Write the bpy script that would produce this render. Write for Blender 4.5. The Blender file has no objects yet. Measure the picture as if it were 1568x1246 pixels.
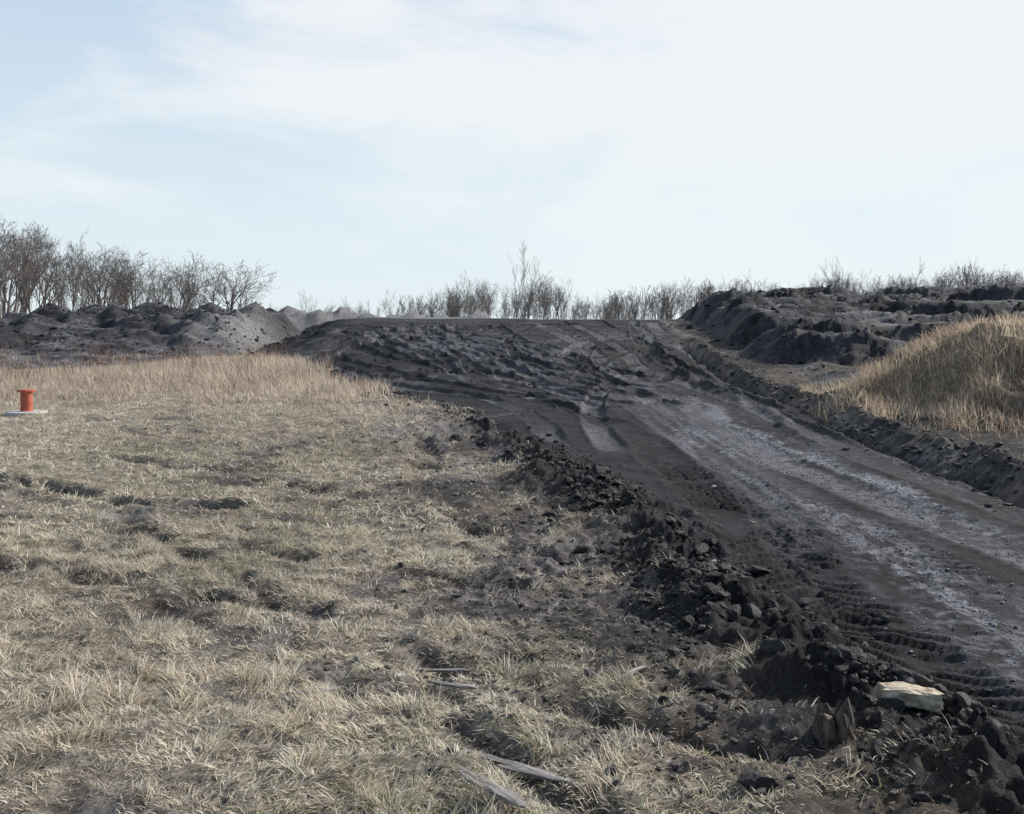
import bpy, math, random
import numpy as np
from mathutils import Vector, Quaternion, noise as mnoise
rng=np.random.default_rng(7); random.seed(7)
scene=bpy.context.scene
# ------------------------------------------------------------ helpers
def sm(a,b,x):
    t=np.clip((x-a)/(b-a),0,1); return t*t*(3-2*t)
def hsh(ix,iy,seed):
    h=(ix.astype(np.int64)*374761393+iy.astype(np.int64)*668265263+seed*974634777)&0xffffffff
    h=((h^(h>>13))*1274126177)&0xffffffff
    h=h^(h>>16)
    return (h&0xffff)/65535.0
def vn(x,y,s=0):
    ix=np.floor(x); iy=np.floor(y); fx=x-ix; fy=y-iy
    fx=fx*fx*(3-2*fx); fy=fy*fy*(3-2*fy)
    a=hsh(ix,iy,s); b=hsh(ix+1,iy,s); c=hsh(ix,iy+1,s); d=hsh(ix+1,iy+1,s)
    return (a*(1-fx)+b*fx)*(1-fy)+(c*(1-fx)+d*fx)*fy
def fbm(x,y,s=0,o=4,g=0.5):
    t=0;a=1;n=0
    for i in range(o):
        c,sn=math.cos(i*1.1+.4),math.sin(i*1.1+.4)
        k=2.03**i
        t=t+a*vn((x*c-y*sn)*k+i*17.3,(x*sn+y*c)*k-i*9.1,s+i); n+=a; a*=g
    return t/n
def polyd(x,y,pts):
    best=np.full(x.shape,1e9); sb=np.zeros(x.shape); sg=np.zeros(x.shape); acc=0
    for (x0,y0),(x1,y1) in zip(pts[:-1],pts[1:]):
        dx,dy=x1-x0,y1-y0; L=math.hypot(dx,dy)
        t=np.clip(((x-x0)*dx+(y-y0)*dy)/L/L,0,1)
        ex=x-(x0+t*dx); ey=y-(y0+t*dy); d=np.hypot(ex,ey)
        m=d<best; best=np.where(m,d,best); sb=np.where(m,acc+t*L,sb); sg=np.where(m,np.sign(ex*dy-ey*dx),sg); acc+=L
    return best,sb,sg
def smooth_poly(p,n=5):
    out=[]
    P=[p[0]]+list(p)+[p[-1]]
    for i in range(1,len(P)-2):
        for k in range(n):
            t=k/n; a,b,c,d=[np.array(q,float) for q in P[i-1:i+3]]
            out.append(tuple(.5*((2*b)+(c-a)*t+(2*a-5*b+4*c-d)*t*t+(3*b-a-3*c+d)*t**3)))
    out.append(tuple(p[-1])); return out
def make_mesh(name,v,f,col=None,mat=None,smooth=False):
    me=bpy.data.meshes.new(name); k=f.shape[1]
    me.vertices.add(len(v)); me.vertices.foreach_set('co',np.ascontiguousarray(v,dtype=np.float32).ravel())
    me.loops.add(f.size); me.loops.foreach_set('vertex_index',np.ascontiguousarray(f,dtype=np.int32).ravel())
    me.polygons.add(len(f)); me.polygons.foreach_set('loop_start',np.arange(0,f.size,k,dtype=np.int32))
    me.polygons.foreach_set('use_smooth',np.full(len(f),smooth,dtype=bool))
    me.update(calc_edges=True)
    if col is not None:
        a=me.attributes.new('Col','FLOAT_COLOR','POINT')
        c=np.ones((len(v),4),np.float32); c[:,:3]=col; a.data.foreach_set('color',c.ravel())
    if mat: me.materials.append(mat)
    ob=bpy.data.objects.new(name,me); scene.collection.objects.link(ob); return ob
def nd(nt,t,**k):
    n=nt.nodes.new(t)
    for a,b in k.items(): setattr(n,a,b)
    return n
def base_mat(name):
    m=bpy.data.materials.new(name); m.use_nodes=True; nt=m.node_tree
    return m,nt,nt.nodes['Principled BSDF'],nt.nodes['Material Output']

# ------------------------------------------------------------ terrain functions
_XLy=[-40,3.0,3.9,4.55,5.8,8.5,11.6,12.9,16.5,20.4,26,36,46,60,80]
_XLx=[2.6,1.95,1.8,1.57,1.34,.94,.7,.2,-1.0,-2.5,-4.6,-8.3,-11.5,-14,-16]
def XL(y): return np.interp(y,_XLy,_XLx)
def XR(y): return np.interp(y,[-40,10,13.4,19.6,26,33,50,60],[5.3,5.3,5.5,6.1,5.8,6.1,7.9,9])
def E(x,y): return x-XL(y)+(fbm(x/1.1,y/1.1,5,4)-.5)*1.1*np.clip(y/8,.5,2)
R=random.Random(3)
LH=[(R.uniform(-27,-12.5),R.uniform(42,58),R.uniform(.4,1.0)) for _ in range(55)]
BH=[(R.uniform(-20,0),R.uniform(63,74),R.uniform(.4,.85)) for _ in range(34)]
RH=[(R.uniform(9,36),R.uniform(29,54),R.uniform(.25,.6)) for _ in range(40)]
def heaps(x,y,L,sl=.55):
    r=np.zeros(x.shape)
    wx=x+(fbm(x/1.5,y/1.5,91,3)-.5)*1.7; wy=y+(fbm(x/1.5,y/1.5,97,3)-.5)*1.7
    for cx,cy,h in L:
        r=np.maximum(r,h-sl*np.hypot(wx-cx,(wy-cy)))
    return r
def slabs(x,y,sc,seed,an=3.0,tl=.2):
    u=x*tl+y; v=x-y*tl
    n=fbm(u/sc+.9*fbm(x/(sc*1.5),y/(sc*1.5),seed+3,3,.6),v/(sc*an),seed,3,.55)
    st=sm(.36,.385,n)+sm(.44,.465,n)+sm(.52,.545,n)+sm(.60,.625,n)
    return st/4,n
TR=[]
def T(pts,w,dep,light,tread): TR.append((smooth_poly(pts),w,dep,light,tread))
T([(2.15,1),(2.05,6.7),(2.05,10.6),(1.9,15),(1.5,20)],.33,.03,-.2,1.4)
T([(1.62,1),(1.7,4.5),(2.25,7.5),(2.6,11),(2.6,18),(2.4,25),(2.5,31),(2.0,47)],.25,.02,.35,1)
T([(2.9,1),(3.1,7),(2.95,12),(3.0,18),(2.9,25),(2.5,36),(1,50)],.28,.02,.9,.6)
T([(4.2,1),(4.0,7.7),(3.65,10.6),(3.46,14.2),(3.6,22),(2.9,29),(2.6,36)],.30,.025,.8,.3)
T([(4.9,1),(4.8,9),(4.75,14),(4.9,20),(4.5,24.5),(3.8,28.5),(3.7,36),(3.1,48)],.26,.03,.5,.4)
T([(5.4,14),(5.5,20),(5.1,25),(5.0,29),(4.7,35),(6.2,50)],.26,.09,-.9,0)
T([(5.2,18),(5.6,24),(5.9,30),(6.3,40),(7.4,52)],.3,.05,.7,0)
T([(1.7,20),(1.0,24),(-1.4,25.4),(-4.7,28.5),(-7.5,35)],.25,.05,.7,0)
T([(2.0,17),(0.6,21.5),(-1.6,23),(-4.2,26)],.22,.07,-.8,0)
T([(1.9,18),(1.2,23),(-.1,29),(-2.1,38),(-3.1,50)],.26,.05,.8,0)
T([(3.5,20),(2.6,25),(1.6,30),(.2,39),(-.9,50)],.26,.06,-.9,0)
T([(2.3,27),(.9,33),(-1.2,40),(-5.6,50)],.26,.05,.8,0)
T([(-6.9,32),(-5.7,38),(-2.3,42),(3,43.5)],.32,.07,.9,0)
T([(-8.2,37),(-6.2,42),(-2.5,46),(3,48)],.32,.07,-.9,0)
T([(-7.7,34.5),(-6.4,40),(-2.8,44),(2,46)],.25,.05,.7,0)
T([(2.0,24),(-.6,27),(-3.6,33),(-6.5,43)],.24,.06,.8,0)
T([(1.0,25.5),(-1.7,29),(-4.6,35),(-7.3,44)],.24,.06,-.8,0)
T([(.6,14),(.4,18),(-.6,22),(-2.8,25),(-5.5,31)],.22,.05,.6,.5)
T([(1.4,13),(1.5,18),(2.2,24),(4.0,30),(5.6,40),(6.4,52)],.22,.05,.8,.4)
T([(-1.0,17.5),(0.5,19.5),(3.0,21),(5,26)],.2,.04,.5,.4)
T([(-4.0,27),(-2.6,27.5),(-1.0,27.6)],.35,.12,-1,0)
T([(-9.5,43),(-6,47.5),(-1,50),(5,51)],.35,.06,.8,0)
T([(-9,40),(-4,43.5),(0,47),(2,53)],.26,.06,-.8,0)
T([(-5.5,29.5),(-3,31.5),(0,32.5),(3,31.5)],.24,.06,-.7,0)
T([(-6.5,32),(-3.4,34),(0,35),(4,34)],.24,.06,.7,0)
for i in range(10):
    x0=R.uniform(-5,5); y0=R.uniform(23,34); c=R.uniform(-.5,.35); k=R.uniform(-.03,.03)
    p=[(x0+c*t+k*t*t,y0+t) for t in (0,5,10,15,21)]
    lg=R.choice([-.9,.8,.9,-.7])
    T(p,R.uniform(.16,.22),R.uniform(.035,.06),lg,0)
    T([(a+1.9,b+.3) for a,b in p],R.uniform(.16,.22),R.uniform(.035,.06),lg,0)
# trucks swinging round to the left over the tip
for i in range(9):
    x0=R.uniform(.5,4.5); y0=R.uniform(20,28); x1=R.uniform(-8.5,-4); y1=R.uniform(33,49); b=R.uniform(.1,.8)
    mx=x0+(x1-x0)*.4; my=y0+(y1-y0)*(.15+.4*b)
    p=[(x0,y0),(x0+(mx-x0)*.5,y0+(my-y0)*.6),(mx,my),(x1+(mx-x1)*.35,y1-(y1-my)*.45),(x1,y1)]
    lg=R.choice([-.9,.9,.9,-.8])
    T(p,R.uniform(.17,.24),R.uniform(.04,.065),lg,0)
    T([(a+.5,b_+1.9) for a,b_ in p],R.uniform(.17,.24),R.uniform(.04,.065),lg,0)
FR=[(smooth_poly([(-9,11.3),(-5.5,10.6),(-4.4,9.9),(-3.6,9.2),(-2.6,8.9)]),.12,.17),
    (smooth_poly([(-9,9.4),(-4.2,8.4),(-1.7,7.2),(.2,6.3),(1.0,5.6)]),.11,.045),
    (smooth_poly([(-9,8.1),(-4.4,7.2),(-2.0,6.1),(0,5.2),(.9,4.6)]),.10,.04),
    (smooth_poly([(-5,12.4),(-3,11.0),(-1.2,9.0),(.2,7.3)]),.13,.06),
    (smooth_poly([(-2.4,6.2),(-1.3,5.1),(-.3,4.2),(.4,3.2)]),.10,.035),
    (smooth_poly([(-3.4,8.6),(-1.9,6.6),(-.7,5.2),(.3,4.4),(1.1,3.9)]),.10,.04),
    (smooth_poly([(-1.2,13.5),(-.9,10.5),(-.3,8.2),(.3,6.8)]),.14,.05)]
def rutmask(x,y):
    out=np.zeros(x.shape); q=np.zeros(x.shape)
    fm=(x>-10)&(x<2.2)&(y<15)&(y>2)
    if fm.any():
        xs,ys=x[fm],y[fm]; qq=np.zeros(xs.shape); cc=np.zeros(xs.shape)
        wx=xs+(fbm(xs/.4,ys/.4,51,2)-.5)*.3; gate=1.3*sm(.40,.60,fbm(xs/.5,ys/.5,55,4,.6))
        for p,w,dp in FR:
            d,s,sg=polyd(wx,ys,p)
            g=np.exp(-(d/w)**2)*gate
            qq=qq-dp*g+dp*.3*np.exp(-((d-2*w)/(w*.8))**2); cc=np.maximum(cc,g*(1 if dp>.1 else .75))
        out[fm]=np.clip(cc,0,1); q[fm]=qq
    return out,q
def terrain(x,y,want=False):
    e=E(x,y); er=x-XR(y)+(fbm(x/.9,y/.9,15,3)-.5)*.5
    inroad=sm(-.25,.25,e)*sm(.2,-.2,er)
    dist=np.hypot(x,y); near=1-sm(20,45,dist)
    h=(fbm(x/4,y/4,1,3)-.5)*.14
    lump=fbm(x/.2,y/.2,21,4,.65)-.5
    mudz=sm(-2.2,-.3,e)*sm(14,9,y)
    h=h+lump*(.06+.03*near+.035*mudz)*(1-.8*inroad)
    rp=np.interp(y,[0,18,21,25,35,50,58,66,80,110],[0,0,.08,.27,1.0,1.92,2.15,1.9,1.0,0])
    fr=.35*sm(-8,-1,e)+.65*sm(-1,4.5,e)
    h=h+rp*fr*(1+.12*(fbm(x/4,y/4,44,3)-.5))
    band=sm(12,15,y)*(1-sm(30,38,y))
    h=h+.34*sm(.18,-.12,e)*sm(-10,-1.5,e)*band - .08*np.exp(-((e-.35)/.35)**2)*band
    nb=1-sm(12,16,y)
    wl=fbm(x/.3,y/.3,31,5,.65); wb=np.exp(-((e-.0)/.45)**2); wr=1-np.abs(2*fbm(x/.13,y/.13,35,3,.6)-1)
    h=h+nb*wb*(.03+.50*np.clip(wl-.38,0,1)+.055*wr)
    h=h-.05*nb*inroad
    rb=1-sm(34,42,y)
    h=h+rb*(.20*np.exp(-((er-.38)/.2)**2)*(.5+1.*fbm(x/.4,y/.4,33,4,.6))-.14*np.exp(-((er+.10)/.16)**2))
    h=h+rb*.16*np.exp(-((er+1.1)/.14)**2)*sm(12,18,y)*(.2+fbm(x/.5,y/.5,37,3))
    frm,q0=rutmask(x,y); h=h+q0
    gr=np.hypot((x-9.7)/3.5,(y-19.2)/4.6)+(fbm(x/1.3,y/1.3,61,4)-.5)*.42
    gm=1-sm(0,1,gr); h=h+1.72*gm+sm(0,.3,gm)*(fbm(x/.5,y/.5,63,3)-.5)*.3
    hm=np.zeros(x.shape); lm=np.zeros(x.shape); light=np.zeros(x.shape)
    k=(y>20)&(y<85)
    if k.any():
        xs,ys=x[k],y[k]; h0=h[k]
        wob=(fbm(xs/3,ys/3,71,3)-.5)
        xb=np.interp(ys,[21,27,35,48,60],[7.9,6.5,6.5,8.0,9.3])+wob*1.2
        pr=np.interp(ys+wob*4,[21.5,25,30,38,46,54,66,80],[0,.35,.95,2.0,2.95,3.1,2.3,0])*np.interp(xs,[7,12,20,24,30,45],[.9,.92,.98,1.02,.95,.7])
        mk=sm(-.2,2.4,xs-xb)**.8
        s1,nn1=slabs(xs,ys,1.9,81,4.5); s2,nn2=slabs(xs+31,ys,1.0,85,4.2,-.15); s4,_=slabs(xs+11,ys,.55,87,3,.5)
        r=mk*(pr+ sm(22,28,ys)*(.85*(s1-.4)+.34*(s2-.4)+.12*s4+heaps(xs,ys,RH,.4)*.3)+.07*(fbm(xs/.5,ys/.5,83,3,.6)-.5))
        lx=sm(-31,-24,xs)*(1-sm(-13.5,-10.2,xs))
        lp=np.interp(ys+wob*3,[37,41,46,51,57,64],[0,.7,1.6,2.3,1.95,0])*lx
        s3,_=slabs(xs-7,ys,1.5,95,2.4)
        l=lp+lx*sm(38,43,ys)*(1-sm(58,62,ys))*(heaps(xs,ys,LH)*.85+.32*(s3-.4)+.24*(fbm(xs/.8,ys/.8,88,4,.55)-.5))
        bx=sm(-24,-18,xs)*(1-sm(-3,3,xs))
        b=bx*(np.interp(ys,[60,64,69,73,80],[0,1.85,2.4,1.8,0])+sm(61,64,ys)*(1-sm(74,78,ys))*heaps(xs,ys,BH,.45)*1.1)
        rr=np.maximum(np.maximum(r,l),b)
        hm[k]=sm(-.15,.15,rr-h0)*(rr>.05)
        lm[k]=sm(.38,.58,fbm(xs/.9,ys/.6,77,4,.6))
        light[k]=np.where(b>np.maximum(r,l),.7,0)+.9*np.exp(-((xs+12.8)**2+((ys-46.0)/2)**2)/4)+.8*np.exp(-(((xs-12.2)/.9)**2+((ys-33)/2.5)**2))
        h[k]=np.maximum(h0,rr)
    tl=np.zeros(x.shape); td=np.zeros(x.shape)
    k=(y<56)&(y>1)&(x>-10)&(x<9)&(inroad>.05)
    if k.any():
        xs,ys=x[k],y[k]; q=np.zeros(xs.shape); L=np.zeros(xs.shape); D=np.zeros(xs.shape)
        for i,(p,w,dp,lg,tr) in enumerate(TR):
            px=[a[0] for a in p]; py=[a[1] for a in p]
            kk=(xs>min(px)-.7)&(xs<max(px)+.7)&(ys>min(py)-.7)&(ys<max(py)+.7)
            if not kk.any(): continue
            X,Y=xs[kk],ys[kk]; d,s,sg=polyd(X,Y,p)
            br=.35+.9*sm(.33,.52,fbm(X/1.5,Y/3,200+i,3))
            ends=sm(0,1.5,s)
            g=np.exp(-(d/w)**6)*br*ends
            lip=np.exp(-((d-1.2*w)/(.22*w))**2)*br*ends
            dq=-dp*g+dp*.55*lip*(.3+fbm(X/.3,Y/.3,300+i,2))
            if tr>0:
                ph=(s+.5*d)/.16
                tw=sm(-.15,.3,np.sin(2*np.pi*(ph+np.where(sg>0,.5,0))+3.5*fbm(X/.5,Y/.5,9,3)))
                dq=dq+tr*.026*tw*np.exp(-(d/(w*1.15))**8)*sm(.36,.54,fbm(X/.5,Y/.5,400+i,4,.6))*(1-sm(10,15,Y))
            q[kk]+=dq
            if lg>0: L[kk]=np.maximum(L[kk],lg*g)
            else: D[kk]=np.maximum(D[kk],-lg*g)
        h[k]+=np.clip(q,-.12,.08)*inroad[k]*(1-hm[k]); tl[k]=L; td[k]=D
    h=h+inroad*(1-hm)*((fbm(x/.5,y/.5,92,4,.6)-.5)*.06*sm(10,22,y)+(fbm(x/.12,y/.12,93,3)-.5)*.024*(1-sm(12,20,y)))
    far=sm(85,130,y); h=h*(1-far)+(.3+2*(fbm(x/60,y/60,2,2)-.5))*far
    if not want: return h
    return h,dict(e=e,er=er,inroad=inroad,gm=gm,hm=hm,lm=lm,light=light,tl=tl,td=td,frm=frm,wb=wb*nb)
def mudpatch(x,y,e):
    u=x*.75+y*.66; v=x*.66-y*.75
    n=fbm(u/.75,v/1.7+ .3*fbm(x,y,9,2),107,4,.6)
    return sm(.53,.62,n+.10*sm(-4,-.5,e)-.05)
def grassd(x,y,e=None,fr=None):
    if e is None: e=E(x,y)
    if fr is None: fr=rutmask(x,y)[0]
    n=fbm(x/.3,y/.3,101,4,.65); n2=fbm(x/1.4,y/1.4,103,3)
    w=np.interp(y,[3,5,6.5,8,12,16,24],[2.2,2.6,3.6,4.0,3.2,1.8,1.0])
    g=sm(.0,1,(-e)/w)*1.0+.16+(n-.5)*2.6+(n2-.5)*1.2
    g=np.clip(g,0,1)*(1-.8*mudpatch(x,y,e))*(1-.75*fr)
    return np.where(e>-.15,0,g)
def C(r,g,b): return np.array([r,g,b])
def mix(a,b,t): return a*(1-t[:,None])+b*t[:,None]
def tcolor(x,y,z,m,flat):
    n=fbm(x/.35,y/.35,111,4,.6); n2=fbm(x/1.7,y/1.7,113,4); nf=fbm(x/.07,y/.07,117,3,.6)
    G=grassd(x,y,m['e'],m['frm'])
    soil=mix(C(.055,.049,.048)[None],C(.25,.225,.215)[None],sm(.42,.68,n2*.5+nf*.5))
    soil=mix(soil,C(.24,.185,.14)[None],sm(.55,.75,fbm(x/.9,y/.9,119,3))*.6)
    straw=mix(C(.18,.15,.115)[None],C(.46,.395,.295)[None],n)
    straw=mix(straw,C(.16,.16,.11)[None],sm(.5,.75,fbm(x/1.4,y/1.4,121,3))*.3)
    c=mix(soil,straw,G*.75)
    c=mix(c,C(.035,.03,.028)[None],m['frm']*.7)
    tg=sm(15,20,y)*sm(0,-2,m['e'])
    c=mix(c,C(.33,.27,.205)[None],tg*.8)
    c=mix(c,C(.026,.023,.022)[None],np.clip(m['wb']*1.3,0,1)*.9)
    rd=mix(C(.0085,.0085,.011)[None],C(.029,.029,.035)[None],sm(.35,.7,n2*.5+n*.5))
    nearg=1-sm(14,28,y)
    grav=sm(.44,.60,fbm(x/.35,y/2.2,131,4,.6)*.65+.35*nf)
    wx=x+(fbm(x/2,y/3,135,2)-.5)*.5
    band=np.exp(-((wx-2.95)/.36)**2)+np.exp(-((wx-4.0)/.36)**2)+.6*np.exp(-((wx-4.95)/.2)**2)
    rd=mix(rd,C(.29,.29,.33)[None],np.clip(band*grav*nearg,0,1)*.8)
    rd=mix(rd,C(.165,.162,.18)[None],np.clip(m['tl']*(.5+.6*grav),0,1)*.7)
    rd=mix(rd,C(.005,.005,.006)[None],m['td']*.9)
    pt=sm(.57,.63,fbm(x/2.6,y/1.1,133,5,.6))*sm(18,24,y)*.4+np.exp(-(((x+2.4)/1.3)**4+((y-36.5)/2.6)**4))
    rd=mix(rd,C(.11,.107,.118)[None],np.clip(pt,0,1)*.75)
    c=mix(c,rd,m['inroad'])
    rv=sm(0,.5,m['er'])
    ver=mix(C(.022,.020,.021)[None],C(.10,.087,.078)[None],sm(.45,.66,n*.5+n2*.5))
    c=mix(c,ver,rv)
    c=mix(c,C(.24,.185,.13)[None],sm(.05,.3,m['gm']))
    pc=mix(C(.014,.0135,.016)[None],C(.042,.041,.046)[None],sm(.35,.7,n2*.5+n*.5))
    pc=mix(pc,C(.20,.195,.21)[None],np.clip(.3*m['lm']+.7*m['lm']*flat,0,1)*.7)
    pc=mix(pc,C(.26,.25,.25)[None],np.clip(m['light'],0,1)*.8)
    gp=sm(.60,.72,fbm(x/2.8,y/2.2,141,4))*sm(8,12,x)*(1-sm(32,38,y))
    pc=mix(pc,C(.18,.14,.10)[None],gp*.6)
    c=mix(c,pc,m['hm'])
    c=mix(c,C(.12,.10,.085)[None],sm(64,90,y)*(1-m['hm']*.8))
    return c*(.75+.5*nf)[:,None]

# ------------------------------------------------------------ ground mesh
ys=[-60,-30,-14,-6,-2,0,1,1.6,2.1,2.5]; y=2.6
while y<5000:
    ys.append(y); y+= max(.016,.0039*y) if y<62 else (.012*y if y<90 else .06*y)
xp=[]; x=.018
while x<5000:
    xp.append(x); x+= max(.018,.0053*x) if x<42 else .08*x
xs=np.array([-a for a in xp[::-1]]+[0]+xp)+.4; ys=np.array(ys)
nx,ny=len(xs),len(ys)
X,Y=np.meshgrid(xs,ys); X=X.ravel(); Y=Y.ravel()
Z,M=terrain(X,Y,True)
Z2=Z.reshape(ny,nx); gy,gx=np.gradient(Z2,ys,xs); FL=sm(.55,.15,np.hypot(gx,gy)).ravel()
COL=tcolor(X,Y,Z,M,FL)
i=np.arange((ny-1)*nx).reshape(ny-1,nx)[:,:-1].ravel()
F=np.stack([i,i+1,i+nx+1,i+nx],1)
m,nt,bs,out=base_mat('ground_mat')
at=nd(nt,'ShaderNodeAttribute',attribute_name='Col')
tc=nd(nt,'ShaderNodeTexCoord')
n1=nd(nt,'ShaderNodeTexNoise'); n1.inputs['Scale'].default_value=55; n1.inputs['Detail'].default_value=6; n1.inputs['Roughness'].default_value=.7
n2=nd(nt,'ShaderNodeTexNoise'); n2.inputs['Scale'].default_value=7; n2.inputs['Detail'].default_value=8; n2.inputs['Roughness'].default_value=.75
nt.links.new(tc.outputs['Object'],n1.inputs['Vector']); nt.links.new(tc.outputs['Object'],n2.inputs['Vector'])
mr=nd(nt,'ShaderNodeMapRange'); mr.inputs[1].default_value=.3; mr.inputs[2].default_value=.7; mr.inputs[3].default_value=.35; mr.inputs[4].default_value=1.65
mr2=nd(nt,'ShaderNodeMapRange'); mr2.inputs[1].default_value=.3; mr2.inputs[2].default_value=.7; mr2.inputs[3].default_value=.55; mr2.inputs[4].default_value=1.45
nt.links.new(n1.outputs[0],mr.inputs[0]); nt.links.new(n2.outputs[0],mr2.inputs[0])
mu=nd(nt,'ShaderNodeMath',operation='MULTIPLY'); nt.links.new(mr.outputs[0],mu.inputs[0]); nt.links.new(mr2.outputs[0],mu.inputs[1])
vm=nd(nt,'ShaderNodeVectorMath',operation='SCALE'); nt.links.new(at.outputs['Color'],vm.inputs[0]); nt.links.new(mu.outputs[0],vm.inputs['Scale'])
nt.links.new(vm.outputs[0],bs.inputs['Base Color'])
bs.inputs['Roughness'].default_value=.75; bs.inputs['Specular IOR Level'].default_value=.16
b1=nd(nt,'ShaderNodeBump'); b1.inputs['Strength'].default_value=1.0; b1.inputs['Distance'].default_value=.016
b2=nd(nt,'ShaderNodeBump'); b2.inputs['Strength'].default_value=.8; b2.inputs['Distance'].default_value=.09
nt.links.new(n1.outputs[0],b1.inputs['Height']); nt.links.new(n2.outputs[0],b2.inputs['Height']); nt.links.new(b2.outputs[0],b1.inputs['Normal'])
nt.links.new(b1.outputs[0],bs.inputs['Normal'])
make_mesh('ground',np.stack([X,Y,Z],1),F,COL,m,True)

# ------------------------------------------------------------ grass
def leaf_mat(name,tr):
    m,nt,bs,out=base_mat(name)
    at=nd(nt,'ShaderNodeAttribute',attribute_name='Col'); t=nd(nt,'ShaderNodeBsdfTranslucent'); mx=nd(nt,'ShaderNodeMixShader'); mx.inputs[0].default_value=tr
    bs.inputs['Roughness'].default_value=.6; bs.inputs['Specular IOR Level'].default_value=.25
    nt.links.new(at.outputs['Color'],bs.inputs['Base Color']); nt.links.new(at.outputs['Color'],t.inputs[0])
    nt.links.new(bs.outputs[0],mx.inputs[1]); nt.links.new(t.outputs[0],mx.inputs[2]); nt.links.new(mx.outputs[0],out.inputs[0]); return m
gmat=leaf_mat('dry_grass_mat',.35)
def blades(name,x,y,z,L,W,az,l1,l2,col):
    N=len(x); B=np.stack([x,y,z],1)
    d=np.stack([np.cos(az),np.sin(az)],1)
    def off(l,k): return np.concatenate([d*(np.sin(l)*L*k)[:,None],(np.cos(l)*L*k)[:,None]],1)
    mid=B+off(l1,.5); tip=mid+off(l2,.5)
    wa=rng.uniform(0,2*np.pi,N); wv=np.stack([np.cos(wa),np.sin(wa),rng.uniform(-.3,.3,N)],1)*(W/2)[:,None]
    V=np.stack([B-wv,B+wv,mid-wv*.8,mid+wv*.8,tip],1).reshape(-1,3)
    b=np.arange(N)*5
    F=np.concatenate([np.stack([b,b+1,b+3],1),np.stack([b,b+3,b+2],1),np.stack([b+2,b+3,b+4],1)])
    return make_mesh(name,V,F,np.repeat(col,5,0),gmat,True)
def strawcol(x,y,bias=0):
    N=len(x); t=rng.random(N)[:,None]; c=C(.49,.40,.29)*(1-t)+C(.92,.84,.70)*t
    g=(sm(.5,.72,fbm(x/1.4,y/1.4,121,3))*.22+.02+bias>rng.random(N))
    gc=C(.22,.24,.11)*(1-t)+C(.42,.43,.27)*t
    c=np.where(g[:,None],gc,c)
    dk=rng.random(N)<.14; c=np.where(dk[:,None],c*.35,c)
    return np.clip(c*(.72+.6*fbm(x/.8,y/.8,125,3))[:,None],0,.92)
def field(name,N,x0,x1,y0,y1,L0,L1,W,pw=1.0):
    x=rng.uniform(x0,x1,N); yy=y0+(y1-y0)*rng.random(N)**pw
    k=np.abs(x)<yy*.62+1.2; x,yy=x[k],yy[k]
    G=grassd(x,yy); k=rng.random(len(x))<G**1.1*.98+.04*(E(x,yy)<-.3); x,yy,G=x[k],yy[k],G[k]
    n=len(x); z=terrain(x,yy)-.004
    tuft=sm(.52,.75,fbm(x/.16,yy/.16,151,3,.6))
    L=(rng.uniform(L0,L1,n))*(.6+.7*tuft)*(.6+.4*G)
    az=fbm(x/.25,yy/.25,153,3)*16+rng.normal(0,.8,n)
    flat=rng.random(n)
    l1=np.clip(.85+flat*.75-.45*tuft,.1,1.5); l2=np.clip(l1+rng.uniform(-.1,.7,n),0,1.62)
    blades(name,x,yy,z,L,rng.uniform(.6,1.3,n)*W,az,l1,l2,strawcol(x,yy,np.where((yy>7)&(yy<12),.10,0)))
field('dry_grass',370000,-5.8,2.4,2.6,8,.05,.125,.0044,1.2)
field('dry_grass',290000,-15,2,8,19,.05,.12,.009,1.1)
def stand(name,N,x0,x1,y0,y1,fn,L0,L1,W,cA,cB,lean=.35):
    x=rng.uniform(x0,x1,N); yy=rng.uniform(y0,y1,N); p,hs=fn(x,yy)
    k=rng.random(N)<p; x,yy,hs=x[k],yy[k],hs[k]; n=len(x); z=terrain(x,yy)-.01
    t=rng.random(n)[:,None]; c=cA*(1-t)+cB*t
    c=np.clip(c*(.5+1.1*fbm(x/.9,yy/.9,199,4))[:,None],0,.9)
    c=np.where((rng.random(n)<.14)[:,None],c*.4,c)
    l1=np.abs(rng.normal(0,lean,n)); l2=l1+np.abs(rng.normal(.25,.4,n))
    az=rng.normal(3.6,1.6,n)
    blades(name,x,yy,z,rng.uniform(L0,L1,n)*hs,rng.uniform(.6,1.3,n)*W,az,l1,l2,c)
def f1(x,y):
    e=E(x,y); edge=np.interp(x,[-30,-12,-7,-5,-3,-1],[22,21.5,19,16.5,15,14.5])+(fbm(x/1.2,y/1.2,163,3)-.5)*8
    p=sm(-1,2.5,y-edge)*sm(-.2,-.7,e)*(1-sm(37,41,y+(fbm(x/2,y/2,5,2)-.5)*5))
    return p*(.05+1.4*fbm(x/.6,y/.6,165,4,.6)), (.3+.7*sm(0,6,y-edge))*(.15+1.3*fbm(x/1.0,y/1.0,167,4,.6))*(1-.45*sm(28,38,y))
stand('tall_dry_grass',200000,-32,-.5,14,44,f1,.25,.54,.013,C(.37,.275,.21),C(.74,.645,.53),.6)
def f1b(x,y):
    e=E(x,y); return sm(-.1,-.5,e)*sm(24,28,y)*(1-sm(38,42,y))*sm(.53,.68,fbm(x/2.2,y/2.2,168,3)),np.ones(x.shape)
stand('tall_dry_weeds',11000,-32,-4,24,42,f1b,.45,.95,.014,C(.16,.10,.07),C(.34,.22,.16),.14)
def f2(x,y):
    gr=np.hypot((x-9.7)/3.5,(y-19.2)/4.6); return sm(1.12,.7,gr+(fbm(x/.6,y/.6,171,3)-.5)*.9)*(sm(.35,.6,fbm(x/.45,y/.45,172,4,.6))+.1), .35+1.2*fbm(x/.5,y/.5,173,3)
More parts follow.
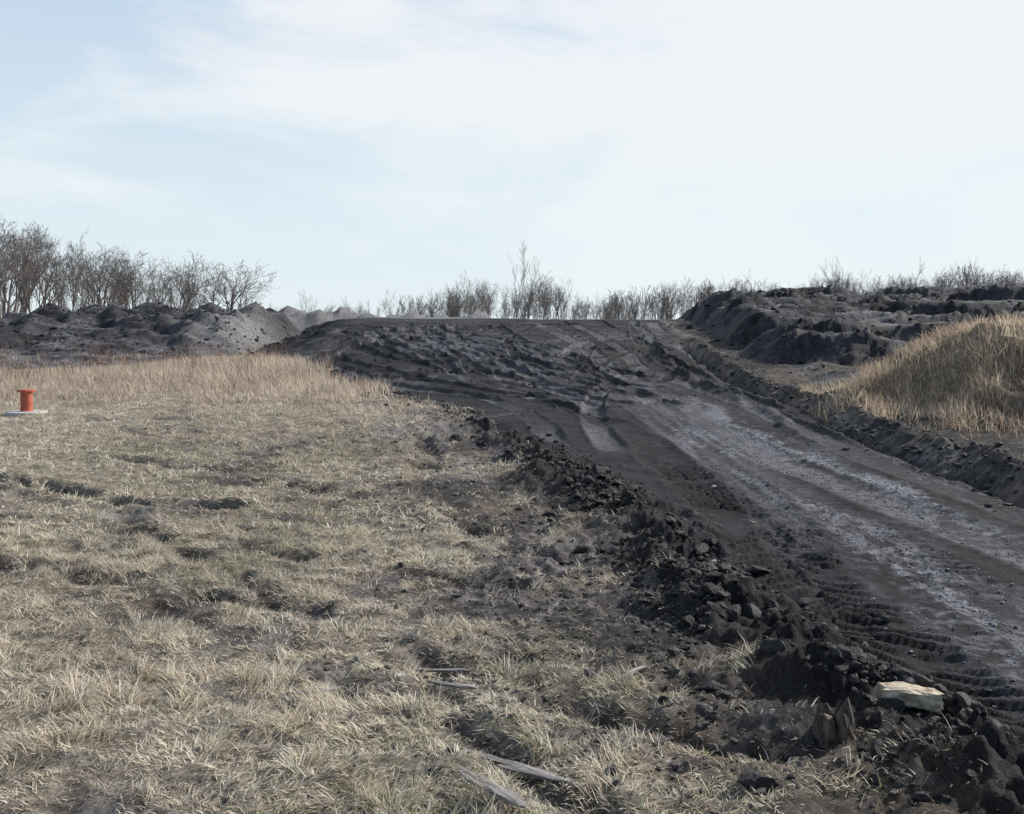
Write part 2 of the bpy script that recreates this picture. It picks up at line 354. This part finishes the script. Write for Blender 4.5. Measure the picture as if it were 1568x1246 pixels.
stand('mound_dry_grass',80000,5.8,14.5,14,24,f2,.18,.40,.010,C(.32,.22,.15),C(.84,.71,.55),.85)
def f3(x,y):
    er=x-XR(y); return sm(.1,.8,er)*sm(.5,.65,fbm(x/.9,y/.9,175,4))*.6, np.ones(x.shape)
stand('verge_dry_grass',40000,5.6,16,9,30,f3,.06,.2,.010,C(.24,.18,.13),C(.45,.37,.27),.8)
def f4(x,y):
    return sm(.60,.72,fbm(x/2.8,y/2.2,141,4))*sm(8,12,x)*(1-sm(32,38,y)),np.ones(x.shape)
stand('pile_dry_grass',20000,8,30,24,38,f4,.1,.3,.014,C(.26,.19,.13),C(.42,.33,.24),.6)

# ------------------------------------------------------------ clods and gravel
def ico(sub):
    import bmesh
    bm=bmesh.new(); bmesh.ops.create_icosphere(bm,subdivisions=sub,radius=1); v=np.array([w.co[:] for w in bm.verts]); f=np.array([[q.index for q in p.verts] for p in bm.faces]); bm.free(); return v,f
def scatter(name,x,y,s,col,mat,sub,rough,sink=.3,flat=.7):
    v,f=ico(sub); N=len(x); nv=len(v)
    z=terrain(x,y)
    var=[]
    for q in range(16):
        g=np.random.default_rng(q); vv=v*(1+rough*(g.random((nv,1))-.5)*2)
        for _ in range(4):
            p=g.normal(size=3); p/=np.linalg.norm(p); dd=vv@p-.55*g.uniform(.8,1.3); vv=vv-np.clip(dd,0,None)[:,None]*p
        var.append(vv)
    var=np.array(var)[rng.integers(0,16,N)]
    var=var*rng.uniform(.55,1.25,(N,1,3))
    a=rng.uniform(0,6.28,N); b=rng.uniform(-.6,.6,N)
    ca,sa,cb,sb=np.cos(a)[:,None],np.sin(a)[:,None],np.cos(b)[:,None],np.sin(b)[:,None]
    x1=var[...,0]*cb-var[...,2]*sb; z1=var[...,0]*sb+var[...,2]*cb; y1=var[...,1]
    X=x1*ca-y1*sa; Y=x1*sa+y1*ca
    P=np.stack([X*s[:,None]+x[:,None],Y*s[:,None]+y[:,None],z1*s[:,None]*flat+(z+s*(flat-sink)*.5)[:,None]],-1).reshape(-1,3)
    FF=(f[None]+(np.arange(N)*nv)[:,None,None]).reshape(-1,3)
    return make_mesh(name,P,FF,np.repeat(col,nv,0),mat,False)
sm_,nt,bs,out=base_mat('stone_mat')
at=nd(nt,'ShaderNodeAttribute',attribute_name='Col'); n1=nd(nt,'ShaderNodeTexNoise'); n1.inputs['Scale'].default_value=90; n1.inputs['Detail'].default_value=5
tc=nd(nt,'ShaderNodeTexCoord'); nt.links.new(tc.outputs['Object'],n1.inputs['Vector'])
bp=nd(nt,'ShaderNodeBump'); bp.inputs['Distance'].default_value=.015; bp.inputs['Strength'].default_value=1
mr=nd(nt,'ShaderNodeMapRange'); mr.inputs[1].default_value=.3; mr.inputs[2].default_value=.7; mr.inputs[3].default_value=.5; mr.inputs[4].default_value=1.5; nt.links.new(n1.outputs[0],mr.inputs[0])
vm=nd(nt,'ShaderNodeVectorMath',operation='SCALE'); nt.links.new(at.outputs['Color'],vm.inputs[0]); nt.links.new(mr.outputs[0],vm.inputs['Scale'])
nt.links.new(n1.outputs[0],bp.inputs['Height']); nt.links.new(bp.outputs[0],bs.inputs['Normal'])
nt.links.new(vm.outputs[0],bs.inputs['Base Color']); bs.inputs['Roughness'].default_value=.7; bs.inputs['Specular IOR Level'].default_value=.3
def cl(N,y0,y1,e0,e1,s0,sg,smax,col,ga=.33,gb=.58):
    y=y0+(y1-y0)*rng.random(N)**1.3; x=XL(y)+rng.normal(e0,e1,N)
    k=rng.random(N)<sm(ga,gb,fbm(x/.45,y/.45,501,3)); x,y=x[k],y[k]; N=len(x)
    s=np.minimum(s0*np.exp(rng.normal(0,sg,N)),smax)
    t=rng.random((N,1)); c=col*(.6+t*.9)
    return x,y,s,c
x,y,s,c=cl(17000,2.8,13,-.05,.27,.009,.78,.075,C(.034,.030,.029)); scatter('dirt_clods',x,y,s,c,sm_,2,.22)
x,y,s,c=cl(14000,2.8,14,-1.0,.8,.0065,.65,.04,C(.085,.073,.07)); scatter('dirt_clods',x,y,s,c,sm_,1,.28)
N=3500; y=rng.uniform(13,34,N); x=XL(y)+rng.normal(.1,.4,N); scatter('dirt_clods',x,y,np.minimum(.022*np.exp(rng.normal(0,.6,N)),.1),C(.04,.036,.036)*rng.uniform(.5,1.6,(N,1)),sm_,1,.3)
N=3500; y=rng.uniform(9,34,N); x=XR(y)+rng.normal(.3,.35,N); scatter('dirt_clods',x,y,np.minimum(.014*np.exp(rng.normal(0,.7,N)),.08),C(.05,.045,.044)*rng.uniform(.5,1.6,(N,1)),sm_,1,.3)
N=60000; y=3.4+14*rng.random(N)**1.4; x=rng.uniform(1.6,5.4,N)
band=.07+np.exp(-((x-2.95)/.42)**2)+np.exp(-((x-4.05)/.42)**2)+.5*np.exp(-((x-4.95)/.25)**2)
k=rng.random(N)<band*sm(.38,.6,fbm(x/.35,y/2.2,131,4,.6)); x,y=x[k],y[k]; N=len(x)
scatter('gravel',x,y,np.minimum(.0055*np.exp(rng.normal(0,.5,N)),.022),C(.22,.22,.25)*rng.uniform(.2,1.6,(N,1)),sm_,1,.25)
N=3500; x=np.concatenate([rng.uniform(7.5,30,N),rng.uniform(-26,-10,N),rng.uniform(-8,7,N)]); y=np.concatenate([rng.uniform(25,50,N),rng.uniform(40,54,N),rng.uniform(22,52,N)])
s=np.minimum(np.concatenate([np.full(2*N,.035),np.full(N,.014)])*np.exp(rng.normal(0,.6,3*N)),.15); scatter('rubble',x,y,s,C(.04,.038,.042)*rng.uniform(.4,1.7,(3*N,1)),sm_,1,.3)
px=[1.46,.91,-.55,2.0,-.8,-1.2,2.2,1.0]; py=[7.1,10.6,9.8,6.3,8.5,6.5,10.7,6.3]
scatter('pale_stones',np.array(px),np.array(py),np.array([.035,.04,.03,.022,.02,.02,.035,.025]),np.tile(C(.42,.40,.37),(8,1)),sm_,2,.2)

# ------------------------------------------------------------ wood debris
wm,nt,bs,out=base_mat('weathered_wood_mat')
tc=nd(nt,'ShaderNodeTexCoord'); mp=nd(nt,'ShaderNodeMapping'); mp.inputs['Scale'].default_value=(6,90,90)
n1=nd(nt,'ShaderNodeTexNoise'); n1.inputs['Scale'].default_value=1.; n1.inputs['Detail'].default_value=6
cr=nd(nt,'ShaderNodeValToRGB'); cr.color_ramp.elements[0].position=.35; cr.color_ramp.elements[0].color=(.13,.115,.105,1); cr.color_ramp.elements[1].position=.65; cr.color_ramp.elements[1].color=(.36,.33,.31,1)
nt.links.new(tc.outputs['Object'],mp.inputs[0]); nt.links.new(mp.outputs[0],n1.inputs['Vector']); nt.links.new(n1.outputs[0],cr.inputs[0]); nt.links.new(cr.outputs[0],bs.inputs['Base Color']); bs.inputs['Roughness'].default_value=.85
bp=nd(nt,'ShaderNodeBump'); bp.inputs['Distance'].default_value=.01; nt.links.new(n1.outputs[0],bp.inputs['Height']); nt.links.new(bp.outputs[0],bs.inputs['Normal'])
wt=wm.copy(); wt.name='split_wood_mat'; e=[n for n in wt.node_tree.nodes if n.type=='VALTORGB'][0].color_ramp.elements; e[0].color=(.28,.21,.145,1); e[1].color=(.64,.56,.43,1)
[n for n in wt.node_tree.nodes if n.type=='MAPPING'][0].inputs['Scale'].default_value=(18,50,50)
wd=wm.copy(); wd.name='rotten_wood_mat'; e=[n for n in wd.node_tree.nodes if n.type=='VALTORGB'][0].color_ramp.elements; e[0].color=(.04,.034,.03,1); e[1].color=(.15,.12,.095,1)
def splinter(name,x,y,L,w,t,az,mat,tilt=0,jag=.25,dz=0,taper=.55,rough=.35):
    nl,nr=19,14; V=[]
    for i in range(nl):
        u=i/(nl-1)-.5; tp=1-abs(2*u)**5*taper
        for j in range(nr):
            a=j/nr*2*math.pi; cy=math.copysign(abs(math.cos(a))**.45,math.cos(a)); cz=math.copysign(abs(math.sin(a))**.45,math.sin(a))
            nn=mnoise.noise(Vector((u*L*9+x*7,cy*2,cz*2+y)))+.5*mnoise.noise(Vector((u*L*40+x*7,cy*5,cz*5+y)))
            je=(mnoise.noise(Vector((cy*3.,cz*3.,x*5+i)))*jag*w*2 if i in(0,1,nl-2,nl-1) else 0)
            V.append((u*L+je,cy*w/2*tp*(1+rough*nn)+.06*L*math.sin(u*3+x),cz*t/2*tp*(1+rough*nn)))
    V=np.array(V); F=[]
    for i in range(nl-1):
        for j in range(nr): F.append((i*nr+j,i*nr+(j+1)%nr,(i+1)*nr+(j+1)%nr,(i+1)*nr+j))
    me=bpy.data.meshes.new(name); me.from_pydata([tuple(v) for v in V],[],F+[tuple(range(nr))[::-1],tuple(range((nl-1)*nr,nl*nr))]); me.materials.append(mat)
    ob=bpy.data.objects.new(name,me); scene.collection.objects.link(ob)
    z=float(terrain(np.array([x]),np.array([y]))[0]); ob.location=(x,y,z+t*.35+.012+dz); ob.rotation_euler=(.1,tilt,az); return ob
splinter('weathered_board',.02,3.86,.50,.035,.014,-.75,wm,dz=.02)
splinter('weathered_board',.13,3.72,.42,.028,.012,-.62,wm,dz=.02)
splinter('weathered_board',-.07,3.50,.36,.05,.014,-1.0,wm,dz=.02)
splinter('weathered_board',.58,4.72,.22,.022,.014,.75,wm,dz=.03)
splinter('weathered_board',-.28,4.55,.25,.025,.014,-.5,wm,dz=.02)
splinter('weathered_board',-.35,4.95,.28,.02,.012,-.2,wm,dz=.02)
splinter('dead_stick',-.9,4.5,.22,.03,.012,.2,wm,dz=.02)
splinter('wood_chunk',1.70,4.2,.24,.10,.08,-.12,wt,0.05,.25,.012,.15,.3)
def stump(name,x,y,r,h,mat,sd):
    nr=36; nl=12; V=[]; F=[]
    for i in range(nl):
        u=i/(nl-1)
        for j in range(nr):
            a=j/nr*6.2832; q=1+.45*mnoise.noise(Vector((math.cos(a)*1.8,math.sin(a)*1.8,sd+u*1.2)))+.22*mnoise.noise(Vector((math.cos(a)*7,math.sin(a)*7,sd+u*3)))
            rr=r*q*(1.5-.75*u); hh=u*h+(u**2)*h*.7*mnoise.noise(Vector((math.cos(a)*3,math.sin(a)*3,sd+9)))
            V.append((rr*math.cos(a),rr*math.sin(a),hh-.04))
    V.append((0,0,h*.6)); c=len(V)-1
    for i in range(nl-1):
        for j in range(nr): F.append((i*nr+j,i*nr+(j+1)%nr,(i+1)*nr+(j+1)%nr,(i+1)*nr+j))
    for j in range(nr): F.append(((nl-1)*nr+j,(nl-1)*nr+(j+1)%nr,c))
    me=bpy.data.meshes.new(name); me.from_pydata(V,[],F); me.materials.append(mat)
    ob=bpy.data.objects.new(name,me); scene.collection.objects.link(ob)
    ob.location=(x,y,float(terrain(np.array([x]),np.array([y]))[0])-.01); ob.rotation_euler=(.2,-.15,0)
wv=wd.copy(); wv.name='stump_mat'; [n for n in wv.node_tree.nodes if n.type=='MAPPING'][0].inputs['Scale'].default_value=(50,50,14)
stump('broken_stump',1.33,4.02,.07,.16,wv,1.3)

# ------------------------------------------------------------ red standpipe
def flat_mat(name,c,ro,sc=30,am=.25):
    m,nt,bs,out=base_mat(name); tc=nd(nt,'ShaderNodeTexCoord'); n=nd(nt,'ShaderNodeTexNoise'); n.inputs['Scale'].default_value=sc; n.inputs['Detail'].default_value=6
    cr=nd(nt,'ShaderNodeValToRGB'); cr.color_ramp.elements[0].position=.3; cr.color_ramp.elements[1].position=.7
    cr.color_ramp.elements[0].color=tuple(v*(1-am) for v in c)+(1,); cr.color_ramp.elements[1].color=tuple(min(1,v*(1+am)) for v in c)+(1,)
    nt.links.new(tc.outputs['Object'],n.inputs['Vector']); nt.links.new(n.outputs[0],cr.inputs[0]); nt.links.new(cr.outputs[0],bs.inputs['Base Color']); bs.inputs['Roughness'].default_value=ro; return m
rm=flat_mat('red_paint',(.42,.10,.055),.65,9,.25); cm=flat_mat('concrete_mat',(.46,.44,.41),.85,20,.25)
def lathe(name,prof,mat,parent,n=40,bumps=0):
    V=[];F=[]
    for r,z in prof:
        for j in range(n):
            a=j/n*6.2832; V.append((r*math.cos(a),r*math.sin(a),z))
    for i in range(len(prof)-1):
        for j in range(n): F.append((i*n+j,i*n+(j+1)%n,(i+1)*n+(j+1)%n,(i+1)*n+j))
    F.append(tuple(range((len(prof)-1)*n,len(prof)*n)))
    me=bpy.data.meshes.new(name); me.from_pydata(V,[],F); me.materials.append(mat)
    ob=bpy.data.objects.new(name,me); scene.collection.objects.link(ob); ob.parent=parent; return ob
em=bpy.data.objects.new('red_well_pipe',None); scene.collection.objects.link(em)
px_,py_=-8.97,18.1; pz=float(terrain(np.array([px_]),np.array([py_]))[0])+.01; em.location=(px_,py_,pz)
lathe('casing',[(.105,.03),(.105,.42)],rm,em)
lathe('cap',[(.105,.40),(.140,.402),(.144,.408),(.144,.43),(.135,.44),(.06,.445),(.001,.446)],rm,em)
lathe('base_collar',[(.12,.02),(.12,.05),(.107,.06)],rm,em)
lathe('concrete_pad',[(.36,-.12),(.36,.03),(.345,.042),(.001,.044)],cm,em,48)
for q in range(4):
    a=q*math.pi/2+.4; o=lathe('lug_%d'%q,[(.012,.395),(.012,.43),(.008,.436)],rm,em,10); o.location=(.148*math.cos(a),.148*math.sin(a),0)

# ------------------------------------------------------------ bare trees
bm_,nt,bs,out=base_mat('bark_mat')
tc=nd(nt,'ShaderNodeTexCoord'); n1=nd(nt,'ShaderNodeTexNoise'); n1.inputs['Scale'].default_value=5
oi=nd(nt,'ShaderNodeObjectInfo'); cr=nd(nt,'ShaderNodeValToRGB')
cr.color_ramp.elements[0].color=(.06,.05,.046,1); cr.color_ramp.elements[1].color=(.24,.21,.195,1)
ad=nd(nt,'ShaderNodeMath',operation='ADD'); ml=nd(nt,'ShaderNodeMath',operation='MULTIPLY'); ml.inputs[1].default_value=.5
nt.links.new(oi.outputs['Random'],ad.inputs[0]); nt.links.new(n1.outputs[0],ad.inputs[1]); nt.links.new(ad.outputs[0],ml.inputs[0]); nt.links.new(ml.outputs[0],cr.inputs[0]); nt.links.new(cr.outputs[0],bs.inputs['Base Color']); bs.inputs['Roughness'].default_value=.9
def tree_mesh(name,seed,H=8,spread=.75,start=.25,trunkr=.12,nb=(8,5,4,2),multi=1,minr=.010,up=.07):
    r=random.Random(seed); S=[]
    def grow(p,d,L,rad,lev):
        n=7 if lev==0 else 5 if lev==1 else 3 if lev<4 else 2; q=p.copy(); dd=d.copy(); pts=[(q.copy(),rad)]
        for i in range(n):
            dd=(dd+Vector((r.gauss(0,1),r.gauss(0,1),r.gauss(0,.5)))*(.07+.05*lev)+Vector((0,0,up*(lev>0)))).normalized()
            q=q+dd*(L/n); rr=max(minr,rad*(1-.8*(i+1)/n)); 
            S.append((pts[-1][0],q.copy(),pts[-1][1],rr)); pts.append((q.copy(),rr))
        if lev<len(nb):
            for c in range(nb[lev]):
                t=(start if lev==0 else .25)+(1-(start if lev==0 else .25))*(c+r.random())/nb[lev]
                f=t*n; i=min(n-1,int(f)); f-=i
                bp=pts[i][0].lerp(pts[i+1][0],f); br=pts[i][1]*(1-f)+pts[i+1][1]*f
                ax=(pts[i+1][0]-pts[i][0]).normalized(); a=r.uniform(0,6.28)
                side=ax.orthogonal().normalized(); side.rotate(Quaternion(ax,a))
                nd_=(ax+side*r.uniform(.6,1.2)*spread).normalized()
                l=L*r.uniform(.42,.7)*(1.1-.6*t if lev==0 else .9)
                grow(bp,nd_,l,max(minr,br*.72),lev+1)
    for k in range(multi):
        a=r.uniform(0,6.28); o=Vector((math.cos(a),math.sin(a),0))*(.25 if multi>1 else 0)
        grow(o,Vector((o.x*.8+r.gauss(0,.06),o.y*.8+r.gauss(0,.06),1)).normalized(),H*(1 if k==0 else r.uniform(.7,1)),trunkr,0)
    P0=np.array([s[0][:] for s in S]);P1=np.array([s[1][:] for s in S]);r0=np.array([s[2] for s in S]);r1=np.array([s[3] for s in S])
    d=P1-P0; d/=np.linalg.norm(d,axis=1)[:,None]+1e-9; ref=np.where(np.abs(d[:,2:3])>.9,C(1,0,0)[None],C(0,0,1)[None]); u=np.cross(d,ref); u/=np.linalg.norm(u,axis=1)[:,None]; w=np.cross(d,u)
    ns=4; V=[]
    for P,rr in((P0,r0),(P1,r1)):
        for k in range(ns):
            a=k/ns*6.2832; V.append(P+(u*math.cos(a)+w*math.sin(a))*rr[:,None])
    V=np.stack(V,1).reshape(-1,3); b=np.arange(len(S))*8
    F=np.concatenate([np.stack([b+k,b+(k+1)%4,b+4+(k+1)%4,b+4+k],1) for k in range(4)])
    zmax=V[:,2].max(); V=V/zmax
    ob=make_mesh(name,V,F,None,bm_,True); me=ob.data; bpy.data.objects.remove(ob); return me
protos=[tree_mesh('tree_proto_%d'%i,10+i,h,sp,st,tr,nb,mu) for i,(h,sp,st,tr,nb,mu) in enumerate([(7,.85,.4,.17,(7,5,4,2),1),(8,.65,.45,.15,(7,5,3,2),1),(6.5,1.0,.35,.18,(7,5,4,2),1),(8,.5,.4,.12,(7,4,3,2),2),(7,.9,.45,.16,(6,5,4,2),1),(8,.6,.5,.14,(7,4,4,2),1)])]
shr=[tree_mesh('shrub_proto_%d'%i,40+i,4,.7,.15,.035,(5,4,2),5,.011,.05) for i in range(3)]
thin=[tree_mesh('sapling_proto_%d'%i,60+i,8,.5,.3,.08,(7,4,2),1,.013,.15) for i in range(3)]
def place(name,me,x,y,hgt,parent=None,wide=1):
    o=bpy.data.objects.new(name,me); scene.collection.objects.link(o); z=min(float(terrain(np.array([float(x)]),np.array([float(y)]))[0]),1.5)
    hgt=hgt-z+.1
    o.location=(x,y,z-.1); o.scale=(hgt*wide,hgt*wide,hgt); o.rotation_euler=(0,0,R.uniform(0,6.28)); 
    if parent: o.parent=parent
    return o
def emp(n):
    o=bpy.data.objects.new(n,None); scene.collection.objects.link(o); return o
woods=emp('woodland_edge')
def uX(u,Y): return (u-784)*Y/1500
def top(v,Y): return 1.7+(500-v)*Y/1500
prof=[(-260,325),(0,328),(35,340),(60,366),(110,350),(150,372),(210,378),(265,390),(300,420),(350,400),(390,430)]
def pv(u): return np.interp(u,[p[0] for p in prof],[p[1] for p in prof])
for k in range(84):
    Yd=R.uniform(66,98); u=-300+600*R.random()**.85; v=pv(u)+abs(R.gauss(0,22)); place('tree_%d'%k,R.choice(protos),uX(u,Yd),Yd,top(v,Yd),woods,R.uniform(.7,.95))
for k in range(14):
    Yd=R.uniform(64,84); u=R.uniform(-280,320); place('brush_%d'%k,R.choice(shr),uX(u,Yd),Yd,top(R.uniform(445,475),Yd),woods,R.uniform(.9,1.3))
for u,v,Yd,w in [(5,325,62,1),(-40,330,64,1),(68,372,70,.9),(110,346,72,.9),(150,372,72,.9),(205,376,74,1.1),(266,384,74,1.2),(240,398,76,1)]:
    place('bare_tree',R.choice(protos[:3]+protos[4:]),uX(u,Yd),Yd,top(v,Yd),None,w)
for u,v,Yd,w in [(352,394,82,1.3),(325,410,84,1.1),(378,420,86,1.1),(342,404,84,1.2)]: place('bare_tree',R.choice([protos[2],protos[4]]),uX(u,Yd),Yd,top(v,Yd),None,w)
line=emp('distant_tree_line')
P2=[(380,455),(450,463),(470,444),(520,464),(600,448),(660,444),(720,418),(750,428),(790,432),(840,416),(880,450),(930,444),(970,432),(1040,424),(1090,420),(1160,422),(1220,432),(1290,400),(1330,418),(1390,410),(1430,408),(1490,394),(1530,410),(1600,402),(1800,408)]
for k in range(340):
    u=370+1430*R.random()**.9; Yd=R.uniform(92,150); v=np.interp(u,[p[0] for p in P2],[p[1] for p in P2])+abs(R.gauss(3,13))
    place('tree_%d'%k,R.choice(protos*2+thin*2+shr),uX(u,Yd),Yd,top(min(v,472),Yd),line,R.uniform(.6,1.0))
for u,v in [(470,442),(602,440),(655,438),(722,412),(745,424),(838,410),(860,422),(1045,422),(1092,418),(1165,410),(1283,394),(1292,392),(1335,410),(1388,390),(1486,388),(1500,394),(1560,400),(525,451)]:
    Yd=R.uniform(84,92); place('bare_tree',R.choice(thin+protos[3:4]),uX(u,Yd),Yd,top(v,Yd),None,.8)
place('bare_tree',thin[0],uX(790,76),76,top(366,76),None,.8)
place('bare_tree',thin[1],uX(806,77),77,top(388,77),None,.75)
for u in (768,798): place('bare_shrub',R.choice(shr),uX(u,75),75,top(R.uniform(440,455),75),None,.8)

# ------------------------------------------------------------ sky + sun
az=math.radians(62); el=math.radians(34)
S=Vector((math.sin(az)*math.cos(el),math.cos(az)*math.cos(el),math.sin(el)))
ld=bpy.data.lights.new('sun','SUN'); ld.energy=5.0; ld.angle=math.radians(.5); ld.color=(1,.95,.89)
lo=bpy.data.objects.new('sun',ld); scene.collection.objects.link(lo); lo.rotation_euler=S.to_track_quat('Z','Y').to_euler(); lo.location=(20,10,30)
w=bpy.data.worlds.new('World'); scene.world=w; w.use_nodes=True; nt=w.node_tree; bg=nt.nodes['Background']; bg.inputs[1].default_value=.13
sk=nd(nt,'ShaderNodeTexSky',sky_type='NISHITA'); sk.sun_disc=False; sk.sun_elevation=el; sk.sun_rotation=az; sk.air_density=1.0; sk.dust_density=1.0; sk.ozone_density=1.5
tc=nd(nt,'ShaderNodeTexCoord'); sp=nd(nt,'ShaderNodeSeparateXYZ'); nt.links.new(tc.outputs['Generated'],sp.inputs[0])
mp=nd(nt,'ShaderNodeMapping'); mp.inputs['Scale'].default_value=(1.3,1.3,3.6); mp.inputs['Rotation'].default_value=(0,math.radians(-16),0); mp.inputs['Location'].default_value=(.35,0,.2)
nt.links.new(tc.outputs['Generated'],mp.inputs[0])
cn=nd(nt,'ShaderNodeTexNoise'); cn.inputs['Scale'].default_value=1.7; cn.inputs['Detail'].default_value=9; cn.inputs['Roughness'].default_value=.57; cn.inputs['Distortion'].default_value=.35
nt.links.new(mp.outputs[0],cn.inputs['Vector'])
a1=nd(nt,'ShaderNodeMath',operation='MULTIPLY_ADD'); a1.inputs[1].default_value=.36; nt.links.new(sp.outputs['X'],a1.inputs[0]); nt.links.new(cn.outputs[0],a1.inputs[2])
cr=nd(nt,'ShaderNodeMapRange',interpolation_type='SMOOTHSTEP'); cr.inputs[1].default_value=.38; cr.inputs[2].default_value=.58; cr.inputs[3].default_value=.33; cr.inputs[4].default_value=.95
nt.links.new(a1.outputs[0],cr.inputs[0])
bk=nd(nt,'ShaderNodeMapRange',interpolation_type='SMOOTHSTEP'); bk.inputs[1].default_value=-.3; bk.inputs[2].default_value=.75; bk.inputs[3].default_value=.12; bk.inputs[4].default_value=1; nt.links.new(sp.outputs['Y'],bk.inputs[0])
hz=nd(nt,'ShaderNodeMapRange'); hz.inputs[1].default_value=0; hz.inputs[2].default_value=.32; hz.inputs[3].default_value=.85; hz.inputs[4].default_value=0; nt.links.new(sp.outputs['Z'],hz.inputs[0])
c2=nd(nt,'ShaderNodeMath',operation='MULTIPLY'); h2=nd(nt,'ShaderNodeMath',operation='MULTIPLY'); b2=nd(nt,'ShaderNodeMath',operation='MULTIPLY'); b2.inputs[1].default_value=.6
nt.links.new(cr.outputs[0],c2.inputs[0]); nt.links.new(bk.outputs[0],c2.inputs[1]); nt.links.new(hz.outputs[0],h2.inputs[0]); nt.links.new(bk.outputs[0],h2.inputs[1]); nt.links.new(bk.outputs[0],b2.inputs[0])
m0=nd(nt,'ShaderNodeMix',data_type='RGBA'); m0.inputs[7].default_value=(3.4,5.3,7.1,1)
m1=nd(nt,'ShaderNodeMix',data_type='RGBA'); m1.inputs[7].default_value=(6.9,7.05,7.25,1)
m2=nd(nt,'ShaderNodeMix',data_type='RGBA'); m2.inputs[7].default_value=(6.3,7.0,7.25,1)
nt.links.new(b2.outputs[0],m0.inputs[0]); nt.links.new(sk.outputs[0],m0.inputs[6]); nt.links.new(c2.outputs[0],m1.inputs[0]); nt.links.new(m0.outputs[2],m1.inputs[6]); nt.links.new(h2.outputs[0],m2.inputs[0]); nt.links.new(m1.outputs[2],m2.inputs[6]); nt.links.new(m2.outputs[2],bg.inputs[0])

# ------------------------------------------------------------ camera
cd=bpy.data.cameras.new('camera'); cd.sensor_width=36; cd.lens=1500/1568*36; cd.shift_y=-.0784; cd.clip_end=9000; cd.clip_start=.05
co=bpy.data.objects.new('camera',cd); scene.collection.objects.link(co); co.location=(0,0,1.7); co.rotation_euler=(math.radians(90),0,0); scene.camera=co
scene.view_settings.view_transform='Standard'; scene.view_settings.look='None'; scene.view_settings.exposure=0
print('verts',nx*ny)
